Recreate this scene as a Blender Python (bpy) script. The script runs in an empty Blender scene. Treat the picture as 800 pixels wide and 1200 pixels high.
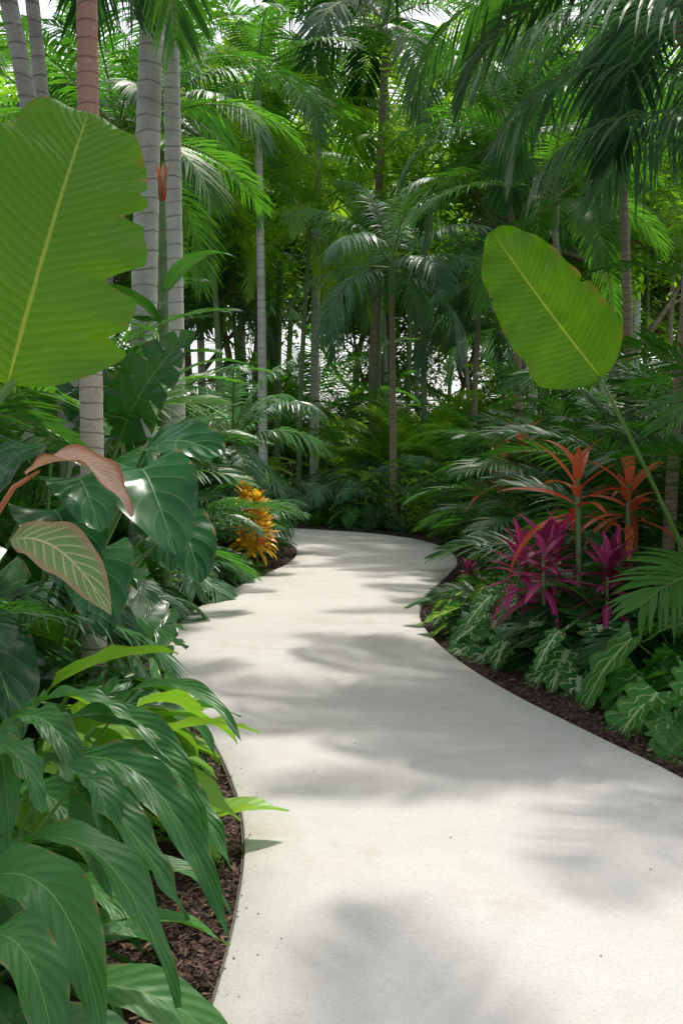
import bpy, math, random, bisect
from mathutils import Vector, Matrix
R=random.Random(11)
U=R.uniform
Z=Vector((0,0,1))
sc=bpy.context.scene
pi=math.pi

# ------------------------------------------------------------ materials
def newmat(name):
    m=bpy.data.materials.new(name); m.use_nodes=True
    nt=m.node_tree; nt.nodes.clear()
    return m,nt
class N:
    def __init__(s,nt): s.nt=nt
    def n(s,t,**k):
        x=s.nt.nodes.new(t)
        for a,b in k.items(): setattr(x,a,b)
        return x
    def put(s,sock,v):
        if isinstance(v,bpy.types.NodeSocket): s.nt.links.new(v,sock)
        elif v is not None:
            if sock.type=='RGBA' and len(v)==3: v=(*v,1)
            sock.default_value=v
    def m(s,op,a,b=0.0,c=None,clamp=False):
        x=s.n('ShaderNodeMath',operation=op,use_clamp=clamp)
        s.put(x.inputs[0],a); s.put(x.inputs[1],b)
        if c is not None: s.put(x.inputs[2],c)
        return x.outputs[0]
    def mix(s,f,a,b,bt='MIX'):
        x=s.n('ShaderNodeMix',data_type='RGBA',blend_type=bt)
        s.put(x.inputs[0],f); s.put(x.inputs[6],a); s.put(x.inputs[7],b)
        return x.outputs[2]
    def smooth(s,v,a,b,c=0.0,d=1.0):
        x=s.n('ShaderNodeMapRange',interpolation_type='SMOOTHSTEP')
        s.put(x.inputs[0],v); s.put(x.inputs[1],a); s.put(x.inputs[2],b); s.put(x.inputs[3],c); s.put(x.inputs[4],d)
        return x.outputs[0]
    def noise(s,vec,scale,detail=3,rough=.5):
        x=s.n('ShaderNodeTexNoise'); s.put(x.inputs['Vector'],vec)
        x.inputs['Scale'].default_value=scale; x.inputs['Detail'].default_value=detail; x.inputs['Roughness'].default_value=rough
        return x.outputs[0]
    def out(s,sh):
        o=s.n('ShaderNodeOutputMaterial'); s.nt.links.new(sh,o.inputs[0])

def leafmat(name,c1,c2,vein=None,vs=0.6,vw=.05,lat=0,latsh=.25,latw=.25,latv=.4,rough=.38,tr=.35,trc=None,bump=.25,edge=None,blotch=None):
    m,nt=newmat(name); g=N(nt)
    at=g.n('ShaderNodeAttribute',attribute_name='rnd').outputs['Fac']
    oi=g.n('ShaderNodeObjectInfo').outputs['Random']
    tc=g.n('ShaderNodeTexCoord')
    simple=not(vein or lat)
    if simple:
        f=g.m('ADD',g.m('MULTIPLY',at,.75),g.m('MULTIPLY',oi,.25),clamp=True); nz=None
    else:
        nz=g.noise(tc.outputs['Object'],2.3,2)
        f=g.m('ADD',g.m('MULTIPLY',at,.6),g.m('MULTIPLY_ADD',oi,.25,g.m('MULTIPLY_ADD',nz,.6,-.22)),clamp=True)
    col=g.mix(f,c1,c2)
    h=None
    if not simple:
        uv=g.n('ShaderNodeSeparateXYZ'); nt.links.new(tc.outputs['UV'],uv.inputs[0])
        a=g.m('MULTIPLY',g.m('ABSOLUTE',g.m('SUBTRACT',uv.outputs[0],.5)),2.0)
        mid=g.smooth(a,vw*.4,vw,1.0,0.0)
        msk=mid
        if lat:
            wob=g.m('MULTIPLY',g.noise(tc.outputs['Object'],9,2),.03)
            s=g.m('SINE',g.m('MULTIPLY',g.m('ADD',wob,g.m('SUBTRACT',uv.outputs[1],g.m('MULTIPLY',a,latsh))),lat*2*pi))
            lm=g.smooth(s,1-latw,1.0,0.0,1.0)
            lm2=g.m('MULTIPLY',lm,g.smooth(a,.97,.6,.0,1.0))
            msk=g.m('MAXIMUM',mid,g.m('MULTIPLY',lm2,latv))
            h=g.m('ADD',g.m('MULTIPLY',s,.5),g.m('MULTIPLY',mid,1.5))
        if blotch:
            bn=g.noise(tc.outputs['Object'],blotch,3)
            msk=g.m('MULTIPLY',msk,g.smooth(bn,.25,.5,.4,1.0))
        if vein: col=g.mix(g.m('MULTIPLY',msk,vs),col,vein)
        if edge: col=g.mix(g.smooth(a,.6,1.0),col,edge)
        bl=g.noise(tc.outputs['Object'],17,3,.6)
        col=g.mix(g.smooth(bl,.60,.78,0,.5),col,tuple(x*.5+y*.5 for x,y in zip(c2,(.16,.12,.03))))
        # dry, nibbled margins here and there
        col=g.mix(g.m('MULTIPLY',g.smooth(a,.84,1.0),g.smooth(bl,.50,.62,0,.75)),col,(.24,.16,.06))
    p=g.n('ShaderNodeBsdfPrincipled')
    g.put(p.inputs['Base Color'],col)
    if nz is not None: g.put(p.inputs['Roughness'],g.m('MULTIPLY_ADD',nz,.2,rough-.1))
    else: p.inputs['Roughness'].default_value=rough
    p.inputs['Specular IOR Level'].default_value=.33
    if h is not None:
        b=g.n('ShaderNodeBump'); b.inputs['Strength'].default_value=bump; b.inputs['Distance'].default_value=.006
        g.put(b.inputs['Height'],h); nt.links.new(b.outputs[0],p.inputs['Normal'])
    if tr<=0: g.out(p.outputs[0]); return m
    t=g.n('ShaderNodeBsdfTranslucent')
    hs=g.mix(1.0,col,trc or (2.3,2.35,.8),'MULTIPLY')
    g.put(t.inputs[0],hs)
    mx=g.n('ShaderNodeMixShader'); mx.inputs[0].default_value=tr
    nt.links.new(p.outputs[0],mx.inputs[1]); nt.links.new(t.outputs[0],mx.inputs[2])
    g.out(mx.outputs[0]); return m

def barkmat(name,c1,c2,ring=9,ringc=(.1,.08,.06),top=None,topz=2.5):
    m,nt=newmat(name); g=N(nt)
    tc=g.n('ShaderNodeTexCoord'); ob=tc.outputs['Object']
    sp=g.n('ShaderNodeSeparateXYZ'); nt.links.new(ob,sp.inputs[0])
    nz=g.noise(ob,6,5,.65); nz2=g.noise(ob,40,4,.6); nb=g.noise(ob,1.7,2)
    zz=g.m('ADD',sp.outputs[2],g.m('MULTIPLY',nz,.03))
    zz=g.m('ADD',zz,g.m('MULTIPLY',nb,.2))
    s=g.m('SINE',g.m('MULTIPLY',zz,ring*2*pi))
    rg=g.smooth(s,.90,1.0)
    col=g.mix(g.smooth(nz,.3,.7),c1,c2)
    if top: col=g.mix(g.smooth(sp.outputs[2],topz-.35,topz+.35),col,top)
    col=g.mix(g.m('MULTIPLY',rg,g.smooth(nz,.3,.6,.25,.75)),col,ringc)
    col=g.mix(g.smooth(nz2,.5,.75,0,.5),col,tuple(x*.5 for x in c1))
    col=g.mix(g.smooth(nb,.55,.7,0,.35),col,(.16,.18,.11))
    lich=g.noise(ob,13,4,.7)
    col=g.mix(g.smooth(lich,.60,.68,0,.6),col,(.60,.60,.54))
    p=g.n('ShaderNodeBsdfPrincipled'); g.put(p.inputs['Base Color'],col); p.inputs['Roughness'].default_value=.8
    b=g.n('ShaderNodeBump'); b.inputs['Strength'].default_value=.6; b.inputs['Distance'].default_value=.02
    g.put(b.inputs['Height'],g.m('SUBTRACT',g.m('MULTIPLY',nz2,.4),rg)); nt.links.new(b.outputs[0],p.inputs['Normal'])
    g.out(p.outputs[0]); return m

M={}
M['palm']=leafmat('palm_green',(.028,.12,.022),(.09,.235,.038),rough=.44,tr=.38)
M['palmdark']=leafmat('palm_deep_green',(.017,.072,.022),(.05,.155,.036),rough=.42,tr=.27)
M['palmblue']=leafmat('palm_grey_green',(.06,.155,.085),(.14,.27,.14),rough=.36,tr=.28,trc=(1.7,1.9,1.1))
M['palmlime']=leafmat('palm_yellow_green',(.13,.31,.03),(.28,.45,.06),rough=.45,tr=.48,trc=(1.9,1.8,.7))  # brighter leaf colour stands in for sunlight and haze in the far grove
M['rach']=leafmat('frond_stalk',(.14,.22,.05),(.26,.30,.08),rough=.45,tr=0)
M['banana']=leafmat('banana_leaf',(.065,.215,.012),(.13,.315,.02),vein=(.40,.48,.10),vs=.8,vw=.03,lat=30,latsh=.10,latw=1.0,latv=.12,rough=.33,tr=.5,trc=(2.1,1.85,.4),bump=.4)
M['spath']=leafmat('lance_leaf',(.025,.115,.028),(.065,.205,.045),vein=(.19,.34,.11),vs=.75,vw=.035,lat=9,latsh=.25,latw=.10,latv=.22,rough=.40,tr=.25,bump=.3)
M['lime']=leafmat('lime_leaf',(.11,.30,.025),(.25,.45,.06),vein=(.40,.50,.18),vs=.45,vw=.07,lat=8,latsh=.25,rough=.4,tr=.38,trc=(1.8,1.7,.7))
M['ear']=leafmat('elephant_ear_leaf',(.015,.08,.03),(.04,.145,.048),vein=(.20,.34,.16),vs=.7,vw=.03,lat=5,latsh=.35,latw=.04,latv=.6,rough=.25,tr=.18,bump=.55)
M['monst']=leafmat('monstera_leaf',(.018,.085,.022),(.045,.15,.03),vein=(.12,.22,.06),vs=.6,vw=.04,lat=7,latsh=.3,latw=.08,rough=.27,tr=.22,bump=.4)
M['philo']=leafmat('philodendron_leaf',(.028,.13,.025),(.07,.235,.038),vein=(.2,.36,.09),vs=.6,vw=.05,lat=9,latsh=.3,latw=.12,rough=.36,tr=.28,bump=.5)
M['calad']=leafmat('caladium_leaf',(.035,.16,.04),(.07,.24,.06),vein=(.66,.76,.46),vs=.95,vw=.20,lat=5,latsh=.4,latw=.45,latv=.95,rough=.45,tr=.26,bump=.3,blotch=7)
M['biglobe']=leafmat('variegated_philodendron_leaf',(.045,.205,.035),(.09,.30,.05),vein=(.54,.68,.32),vs=.9,vw=.11,lat=6,latsh=.4,latw=.28,latv=.75,rough=.4,tr=.3,bump=.4)
M['fern']=leafmat('fern_leaf',(.035,.15,.02),(.11,.29,.04),rough=.5,tr=.4)
M['dark']=leafmat('shrub_leaf',(.018,.08,.024),(.055,.18,.038),vein=(.14,.26,.09),vs=.5,vw=.06,rough=.38,tr=.22)
M['mag']=leafmat('magenta_leaf',(.42,.02,.15),(.70,.12,.34),vein=(.85,.40,.55),vs=.6,vw=.14,rough=.4,tr=.3,trc=(1.3,.9,1.2))
M['magdark']=leafmat('burgundy_leaf',(.2,.02,.07),(.38,.04,.15),vein=(.6,.15,.3),vs=.4,vw=.12,rough=.4,tr=.25,trc=(1.3,.8,1.1))
M['red']=leafmat('orange_red_leaf',(.65,.07,.03),(.8,.24,.11),vein=(.8,.35,.12),vs=.4,vw=.1,rough=.4,tr=.3,trc=(1.2,1,.7))
M['yel']=leafmat('yellow_orange_leaf',(.75,.40,.03),(.82,.64,.07),vein=(.75,.25,.02),vs=.4,vw=.1,rough=.4,tr=.35,trc=(1.2,1.2,.6))
M['salmon']=leafmat('salmon_leaf',(.50,.26,.16),(.70,.50,.38),vein=(.76,.60,.48),vs=.5,vw=.05,lat=16,latsh=.2,rough=.42,tr=.25,trc=(1.2,1.0,.8),edge=(.40,.14,.07))
M['striped']=leafmat('striped_leaf',(.14,.26,.08),(.24,.35,.12),vein=(.62,.58,.36),vs=.85,vw=.07,lat=10,latsh=.2,latw=.45,latv=.7,rough=.4,tr=.3,trc=(1.6,1.5,.8),edge=(.40,.26,.16))
M['tree']=leafmat('tree_leaf',(.09,.21,.03),(.22,.38,.06),rough=.45,tr=.45)
M['dry']=leafmat('dry_leaf',(.20,.12,.05),(.42,.30,.15),rough=.7,tr=.1,trc=(1.2,1.0,.8))
M['bark']=barkmat('palm_bark_grey',(.36,.34,.30),(.50,.48,.43),8,(.18,.16,.13))
M['barkw']=barkmat('palm_bark_pale',(.54,.52,.46),(.68,.66,.60),6,(.26,.24,.2))
M['barkpink']=barkmat('palm_bark_pink',(.48,.40,.31),(.58,.50,.40),13,(.2,.13,.09),top=(.48,.26,.20),topz=2.35)
M['barkbrown']=barkmat('palm_bark_brown',(.24,.18,.12),(.34,.26,.18),9,(.12,.08,.05))
M['bargreen']=barkmat('palm_bark_green',(.13,.22,.08),(.2,.3,.12),4,(.26,.24,.15))
M['shaft']=leafmat('crownshaft',(.10,.23,.05),(.18,.32,.08),rough=.4,tr=0)
M['stemred']=leafmat('red_stem',(.5,.16,.06),(.62,.26,.11),rough=.4,tr=0)

m,nt=newmat('concrete'); g=N(nt)
ob=g.n('ShaderNodeTexCoord').outputs['Object']
n1=g.noise(ob,.9,4,.55); n2=g.noise(ob,7,5,.6); n3=g.noise(ob,120,3,.6); n4=g.noise(ob,330,2)
col=g.mix(n1,(.49,.465,.435),(.60,.58,.55))
col=g.mix(g.smooth(n2,.42,.72,0,.45),col,(.46,.435,.40))
col=g.mix(g.smooth(n3,.50,.68,0,.5),col,(.36,.34,.315))
col=g.mix(g.smooth(n4,.58,.75,0,.4),col,(.74,.72,.69))
n5=g.noise(ob,1.7,6,.7)
col=g.mix(g.smooth(n5,.55,.68,0,.45),col,(.45,.37,.30))
n6=g.noise(ob,.55,5,.65)
col=g.mix(g.smooth(n6,.5,.66,0,.4),col,(.42,.40,.37))
sp=g.n('ShaderNodeSeparateXYZ'); nt.links.new(ob,sp.inputs[0])
fr=g.m('ABSOLUTE',g.m('SUBTRACT',g.m('FRACT',g.m('MULTIPLY_ADD',sp.outputs[1],1/3.5,-1.1)),.5))
jt=g.smooth(fr,.0006,.0016,1.0,0.0)
col=g.mix(g.m('MULTIPLY',jt,.4),col,(.22,.2,.18))
p=g.n('ShaderNodeBsdfPrincipled'); g.put(p.inputs['Base Color'],col); p.inputs['Roughness'].default_value=.82
b=g.n('ShaderNodeBump'); b.inputs['Strength'].default_value=.4; b.inputs['Distance'].default_value=.003
g.put(b.inputs['Height'],g.m('SUBTRACT',g.m('ADD',n3,g.m('MULTIPLY',n4,.6)),jt)); nt.links.new(b.outputs[0],p.inputs['Normal'])
g.out(p.outputs[0]); M['conc']=m
m,nt=newmat('mulch'); g=N(nt)
tcx=g.n('ShaderNodeTexCoord'); ob=tcx.outputs['Object']
n1=g.noise(ob,1.2,4); n2=g.noise(ob,45,5,.7)
vo=g.n('ShaderNodeTexVoronoi'); vo.inputs['Scale'].default_value=38; nt.links.new(ob,vo.inputs['Vector'])
col=g.mix(n2,(.028,.015,.010),(.10,.055,.038)); col=g.mix(g.m('MULTIPLY',vo.outputs[0],.8),col,(.02,.012,.01))
col=g.mix(g.smooth(n1,.5,.7,0,.4),col,(.05,.03,.02))
p=g.n('ShaderNodeBsdfPrincipled'); g.put(p.inputs['Base Color'],col); p.inputs['Roughness'].default_value=.95
b=g.n('ShaderNodeBump'); b.inputs['Strength'].default_value=.9; b.inputs['Distance'].default_value=.03
g.put(b.inputs['Height'],g.m('SUBTRACT',n2,vo.outputs[0])); nt.links.new(b.outputs[0],p.inputs['Normal'])
g.out(p.outputs[0]); M['mulch']=m
m,nt=newmat('bark_chip'); g=N(nt)
at=g.n('ShaderNodeAttribute',attribute_name='rnd').outputs['Fac']
col=g.mix(at,(.032,.016,.010),(.17,.09,.058))
p=g.n('ShaderNodeBsdfPrincipled'); g.put(p.inputs['Base Color'],col); p.inputs['Roughness'].default_value=.85
g.out(p.outputs[0]); M['chip']=m
m,nt=newmat('edging_metal'); g=N(nt)
p=g.n('ShaderNodeBsdfPrincipled'); p.inputs['Base Color'].default_value=(.13,.12,.10,1); p.inputs['Roughness'].default_value=.7
g.out(p.outputs[0]); M['edging']=m

# ------------------------------------------------------------ mesh builder
class MB:
    def __init__(s): s.v=[];s.f=[];s.uv=[];s.r=[];s.mi=[];s.mats=[]
    def mat(s,k):
        if k not in s.mats: s.mats.append(k)
        return s.mats.index(k)
    def grid(s,rows,mat,rnd):
        mi=s.mat(mat); b=len(s.v); nr=len(rows); nc=len(rows[0])
        for i,r in enumerate(rows):
            for j,p in enumerate(r):
                s.v.append(p[:]); s.uv.append((j/(nc-1),i/(nr-1))); s.r.append(rnd)
        for i in range(nr-1):
            for j in range(nc-1):
                a=b+i*nc+j
                s.f.append((a,a+1,a+nc+1,a+nc)); s.mi.append(mi)
    def mesh(s,name):
        me=bpy.data.meshes.new(name); me.from_pydata(s.v,[],s.f)
        uvl=me.uv_layers.new(name='UVMap')
        li=[0]*len(me.loops); me.loops.foreach_get('vertex_index',li)
        fl=[]
        for i in li: fl.extend(s.uv[i])
        uvl.data.foreach_set('uv',fl)
        a=me.attributes.new('rnd','FLOAT','POINT'); a.data.foreach_set('value',s.r)
        for k in s.mats: me.materials.append(M[k])
        me.polygons.foreach_set('material_index',s.mi)
        me.polygons.foreach_set('use_smooth',[True]*len(s.f))
        me.update(); return me

def tube(mb,pts,rad,mat,n=8,rnd=.5):
    rows=[]
    for i,p in enumerate(pts):
        d=(pts[min(i+1,len(pts)-1)]-pts[max(i-1,0)]).normalized()
        a=d.cross(Vector((1,0,0)) if abs(d.x)<.9 else Vector((0,1,0))).normalized(); b=d.cross(a)
        r=rad[i] if isinstance(rad,(list,tuple)) else rad
        rows.append([p+a*(r*math.cos(2*pi*k/n))+b*(r*math.sin(2*pi*k/n)) for k in range(n+1)])
    mb.grid(rows,mat,rnd)

def P_lance(t,s=0): return math.sin(pi*min(1,max(0,t))**.72)**.85 if 0<t<1 else .02
def P_strap(t,s=0): return (0.55+.45*math.sin(pi*min(1,t*1.1)))*(1-t**3)+.01
def P_paddle(t,s=0): return max(.03,min(1,(t/.16))**.55*(1-max(0,t)**4.5)**.6)
def P_heart(t,s=0): return max(.02,(1-t**1.7)**.85*(.85+.3*math.sin(pi*t)))
def P_round(t,s=0): return max(.02,math.sin(pi*(.22+.78*min(.999,t)))**.6*1.02)
def P_monst(t,s=0):
    w=P_heart(t); fr=(t*7+ (0.3 if s>0 else 0))%1
    return w*(.42 if fr<.16 and .1<t<.93 else 1)
def P_lobed(t,s=0):
    w=P_heart(t); return w*(.5+.55*abs(math.sin(pi*(5.5*t+.5)))**.6)
def P_selloum(t,s=0):
    w=P_heart(t); return w*(.28+.78*abs(math.sin(pi*(8.5*t+.5)))**.6)

def leaf(mb,base,d,L,W,mat,prof=P_lance,nl=8,nw=4,droop=1.,fold=.25,wave=0,wf=4,sh0=0,sh1=0,twist=0,side=None,curl=0,rnd=None):
    d=d.normalized()
    if side is None:
        hx=d.cross(Z)
        hx=hx.normalized() if hx.length>.05 else Vector((1,0,0))
    else: hx=(side-d*side.dot(d)).normalized()
    if rnd is None: rnd=R.random()
    c=base.copy(); dd=d.copy(); rows=[]; ph=U(0,6)
    cf,sf=math.cos(fold),math.sin(fold)
    st=Matrix.Rotation(-droop/nl,3,hx)
    for i in range(nl+1):
        t=i/nl
        sd=(Matrix.Rotation(twist,3,dd)@hx) if twist else hx
        nr=sd.cross(dd).normalized()
        row=[]
        for j in range(nw+1):
            s=-1+2*j/nw; a=abs(s)
            pw=prof(t,s); w=W*.5*pw
            sh=(sh0*(1-t)+sh1*t)*L*a*pw
            wv=wave*W*math.sin(t*wf*2*pi+(1.7 if s>0 else 0)+ph)*a*a
            row.append(c+sd*(s*w*cf)+nr*(a*w*sf-curl*w*a*a+wv)+dd*sh)
        rows.append(row)
        c=c+dd*(L/nl)
        if side is not None or dd.z>-.95: dd=st@dd
    mb.grid(rows,mat,rnd)
    return c

def cleaf(mb,p0,p1,p2,W,mat,prof=P_lance,nl=22,nw=8,fold=.3,wave=.04,wf=3,sh1=.1,sh0=0,roll=0,rnd=None):
    if rnd is None: rnd=R.random()
    rows=[]; L=(p1-p0).length+(p2-p1).length; ph=U(0,6)
    for i in range(nl+1):
        t=i/nl
        c=p0*(1-t)**2+p1*2*t*(1-t)+p2*t*t
        dd=((p1-p0)*(1-t)+(p2-p1)*t).normalized()
        sd=dd.cross(Z); 
        if sd.length<.05: sd=Vector((1,0,0))
        sd.normalize(); sd=Matrix.Rotation(roll,3,dd)@sd
        nr=sd.cross(dd)
        row=[]
        for j in range(nw+1):
            s=-1+2*j/nw; a=abs(s); w=W*.5*prof(t,s)
            wv=wave*W*math.sin(t*wf*2*pi+(1.7 if s>0 else 0)+ph)*a*a
            row.append(c+sd*(s*w*math.cos(fold))+nr*(a*w*math.sin(fold)+wv)+dd*((sh0*(1-t)+sh1*t)*L*a*prof(t,s)))
        rows.append(row)
    mb.grid(rows,mat,rnd)

def strip(mb,mi,p,d,L,w,wv,dr,rnd):
    b=len(mb.v)
    for (t,ww) in ((0,.35),(.35,1),(.72,.7)):
        q=p+d*(L*t); z=q.z-dr*L*t*t
        k=wv*(w*.5*ww)
        mb.v.append((q.x-k.x,q.y-k.y,z-k.z)); mb.v.append((q.x+k.x,q.y+k.y,z+k.z))
        mb.uv.append((0,t)); mb.uv.append((1,t))
    q=p+d*L; mb.v.append((q.x,q.y,q.z-dr*L)); mb.uv.append((.5,1))
    mb.r.extend([rnd]*7)
    mb.f.append((b,b+1,b+3,b+2)); mb.f.append((b+2,b+3,b+5,b+4)); mb.f.append((b+4,b+5,b+6))
    mb.mi.extend([mi]*3)

def frond(mb,base,d,L,droop,n,ll,lw,mat,ldroop=.35,vee=.25,start=.18,a0=72,a1=28,rr=.012,twist=0,rnd=None):
    d=d.normalized(); hx=d.cross(Z); hx=hx.normalized() if hx.length>.05 else Vector((1,0,0))
    if rnd is None: rnd=R.random()
    ns=14; c=base.copy(); dd=d.copy(); P=[];D=[]
    for i in range(ns+1):
        P.append(c.copy()); D.append(dd.copy()); c=c+dd*(L/ns)
        if dd.z>-.97: dd=Matrix.Rotation(-droop/ns*(.4+1.2*i/ns),3,hx)@dd
    tube(mb,P,[rr*(1-.8*i/ns) for i in range(ns+1)],'rach',4,rnd)
    mi=mb.mat(mat)
    for k in range(n):
        tt=k/(n-1); t=start+(1-start)*tt*.995; x=t*ns; i=min(int(x),ns-1); f=x-i
        p=P[i].lerp(P[i+1],f); dd=D[i].lerp(D[i+1],f).normalized()
        sd=(Matrix.Rotation(twist,3,dd)@hx) if twist else hx
        nr=sd.cross(dd)
        ln=ll*(math.sin(pi*(.14+.80*tt))**.7)
        an=math.radians(a0+(a1-a0)*tt)
        for sg in (-1,1):
            a=an+U(-.09,.09); v=dd*math.cos(a)+sd*(sg*math.sin(a))+nr*(vee+U(-.08,.08))
            v.normalize(); wv=(dd-v*dd.dot(v)); 
            if wv.length<1e-3: wv=nr
            wv=(wv.normalized()+nr*U(-.25,.25)).normalized()
            strip(mb,mi,p,v,ln*U(.88,1.08),lw,wv,ldroop*U(.7,1.3),min(1,max(0,rnd+U(-.2,.2))))

def azel(az,el): return Vector((math.cos(az)*math.cos(el),math.sin(az)*math.cos(el),math.sin(el)))
GA=2.399963

def mk_palm(name,H,nf,L,ll,lw,mat,trunk='bark',r=.11,lean=.3,ldroop=.4,shaft=True,n=42,elmin=-.35,droop=1.7,laz=None):
    mb=MB(); la=U(0,6.28) if laz is None else laz; ns=int(H*9)
    pts=[];rad=[]
    for i in range(ns+1):
        t=i/ns; o=lean*t*t
        pts.append(Vector((math.cos(la)*o,math.sin(la)*o,H*t-.05)))
        rr=r*(1.0-.28*t)*(1+.35*math.exp(-t*H*3.5)) 
        rad.append(rr*(1+(.03 if i%2 else -.012)+U(-.012,.012)))
    tube(mb,pts,rad,trunk,14,.5)
    top=pts[-1]
    if shaft:
        tube(mb,[top,top+Z*.12,top+Z*.5,top+Z*.8],[r*.74,r*1.0,r*.7,r*.3],'shaft',10,.5); top=top+Z*.65
    for k in range(nf):
        az=k*GA+U(-.25,.25); t=(k+.5)/nf; el=1.35-(1.35-elmin)*t**1.0+U(-.12,.12)
        frond(mb,top-Z*(.25*t),azel(az,el),L*U(.85,1.1),droop*U(.75,1.15)*(.6+.5*t),n,ll*U(.9,1.1),lw,mat,ldroop=ldroop,twist=U(-.3,.3),rr=.018)
    return mb.mesh(name)

def mk_areca(name,nf,L,ll,lw,mat,n=36,ldroop=.3,stems=6,el0=.75,droop=1.5,spread=.35,hs=1.0):
    mb=MB()
    for k in range(stems):
        a=U(0,6.28); r=spread*U(.2,1); h=hs*U(.7,1.4); b=Vector((math.cos(a)*r,math.sin(a)*r,-.05)); tp=b*1.5+Z*h
        tube(mb,[b,b.lerp(tp,.5)+Z*.03,tp],[.03,.026,.022],'bargreen',7,.5)
        for q in range(3):
            az=a+U(-1.6,1.6)
            frond(mb,tp,azel(az,U(.7,1.45)),L*U(.6,.95),droop*U(.7,1.2),n,ll*U(.8,1),lw,mat,ldroop=ldroop,start=.2,rr=.009,twist=U(-.4,.4))
    for k in range(nf):
        az=k*GA+U(-.3,.3); r=spread*U(.1,1)
        frond(mb,Vector((math.cos(az)*r,math.sin(az)*r,0)),azel(az,U(el0,1.45)),L*U(.75,1.1),droop*U(.7,1.25),n,ll*U(.85,1.1),lw,mat,ldroop=ldroop,start=.28,rr=.011,twist=U(-.4,.4))
    return mb.mesh(name)

def mk_leafplant(name,n,pet,L,W,mat,prof,nl=10,nw=6,el=(.5,1.4),bp=(-.7,.1),droop=.8,fold=.2,wave=.03,wf=3,sh0=0,sh1=0,pm='shaft',pr=.008,spread=.1,twist=.4,curl=0,jit=.15):
    mb=MB()
    for k in range(n):
        az=k*GA+U(-.35,.35); t=(k+.5)/n
        e=el[1]+(el[0]-el[1])*t+U(-jit,jit); h=pet*U(.75,1.15)*(1-.25*t)
        b=Vector((math.cos(az),math.sin(az),0))*spread*U(.1,1)
        d=azel(az,e); m_=b+d*h*.55; tp=m_+azel(az,e-.25)*h*.5
        tube(mb,[b-Z*.02,m_,tp],[pr,pr*.8,pr*.6],pm,5,.5)
        s=U(.7,1.15)
        leaf(mb,tp,azel(az+U(-.3,.3),U(*bp)),L*s,W*s,mat,prof,nl,nw,droop*U(.6,1.3),fold*U(.5,1.5),wave,wf,sh0,sh1,U(-twist,twist),curl=curl)
    return mb.mesh(name)

def mk_rosette(name,n,L,W,mat,el=(.2,1.4),droop=.9,fold=.35,h=0,prof=P_strap,nl=8,nw=2,stem='bargreen',mat2=None,zs=0,p2=.35,jl=.1):
    mb=MB()
    if h>0: tube(mb,[Vector((0,0,-.03)),Vector((.01,0,h*.5)),Vector((0,0,h))],[.015,.012,.01],stem,6,.5)
    for k in range(n):
        t=(k+.5)/n; az=k*GA+U(-.3,.3); e=el[1]+(el[0]-el[1])*t+U(-.15,.15)
        leaf(mb,Vector((0,0,h-zs*t)),azel(az,e),L*U(1-2*jl,1+jl)*(.7+.3*t),W*U(.85,1.1),mat2 if (mat2 and R.random()<p2) else mat,prof,nl,nw,droop*U(.4,1.5),fold,.0,twist=U(-.3,.3))
    return mb.mesh(name)

def mk_shrub(name,H,Rr,n,L,W,mat,prof=P_lance,nl=3,nw=2,stems=9):
    mb=MB(); ends=[]
    for k in range(stems):
        az=k*GA; e=U(.6,1.4); q=Vector((0,0,-.03)); pts=[q]; d=azel(az,e)
        for i in range(4):
            q=q+d*H*.27; d=(d+Vector((U(-.3,.3),U(-.3,.3),U(-.1,.2)))).normalized(); pts.append(q)
        tube(mb,pts,[.014,.012,.01,.007,.004],'barkbrown',4,.5); ends+=pts[1:]
    for k in range(n):
        c=R.choice(ends)+Vector((U(-1,1),U(-1,1),U(-.8,.8)))*Rr*.32
        if c.z<.03: c.z=.03+U(0,.15)
        az=math.atan2(c.y,c.x)+U(-1.1,1.1)
        leaf(mb,c,azel(az,U(-.4,.9)),L*U(.7,1.2),W*U(.8,1.1),mat,prof,nl,nw,U(.3,1),.25)
    return mb.mesh(name)

def mk_tree(name,H,cr,n,lf,mat,trunk='barkbrown'):
    mb=MB(); ends=[]
    def br(p,d,l,r,lv):
        pts=[p];q=p.copy()
        for i in range(5):
            d=(d+Vector((U(-.18,.18),U(-.18,.18),U(-.05,.12)))).normalized(); q=q+d*l/5; pts.append(q.copy())
        tube(mb,pts,[r*(1-.11*i) for i in range(6)],trunk,8 if lv<1 else 5,.5)
        if lv>=3: ends.append(q); ends.append(pts[3]); return
        if lv==2: ends.append(q)
        for k in range(4 if lv else 5):
            a=U(0,6.28)+k*GA; s=pts[R.choice((3,4,5)) if lv else R.choice((3,4,5,5))]
            br(s,(d*.5+azel(a,U(-.1,.7))).normalized(),l*U(.5,.65),r*.45,lv+1)
    br(Vector((0,0,-.1)),Z.copy(),H*.5,.16,0)
    mi=mb.mat(mat)
    for k in range(n):
        e=R.choice(ends); c=e+Vector((R.gauss(0,1),R.gauss(0,1),R.gauss(0,.7)))*cr*.13
        a=U(0,6.28); d=azel(a,U(-.7,.5)); wv=Vector((-math.sin(a),math.cos(a),U(-.5,.5))).normalized()
        strip(mb,mi,c,d,lf*U(.7,1.3),lf*.42,wv,.15,R.random())
    return mb.mesh(name)

COL=sc.collection
def place(me,name,x,y,s=1,rot=None,z=0,parent=None,tilt=0):
    o=bpy.data.objects.new(name,me); COL.objects.link(o)
    o.location=(x,y,z); o.rotation_euler=(tilt,0,U(0,6.28) if rot is None else rot)
    o.scale=(s,s,s) if not isinstance(s,tuple) else s
    if parent: o.parent=parent
    return o
def group(name):
    e=bpy.data.objects.new(name,None); COL.objects.link(e); return e

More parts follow.
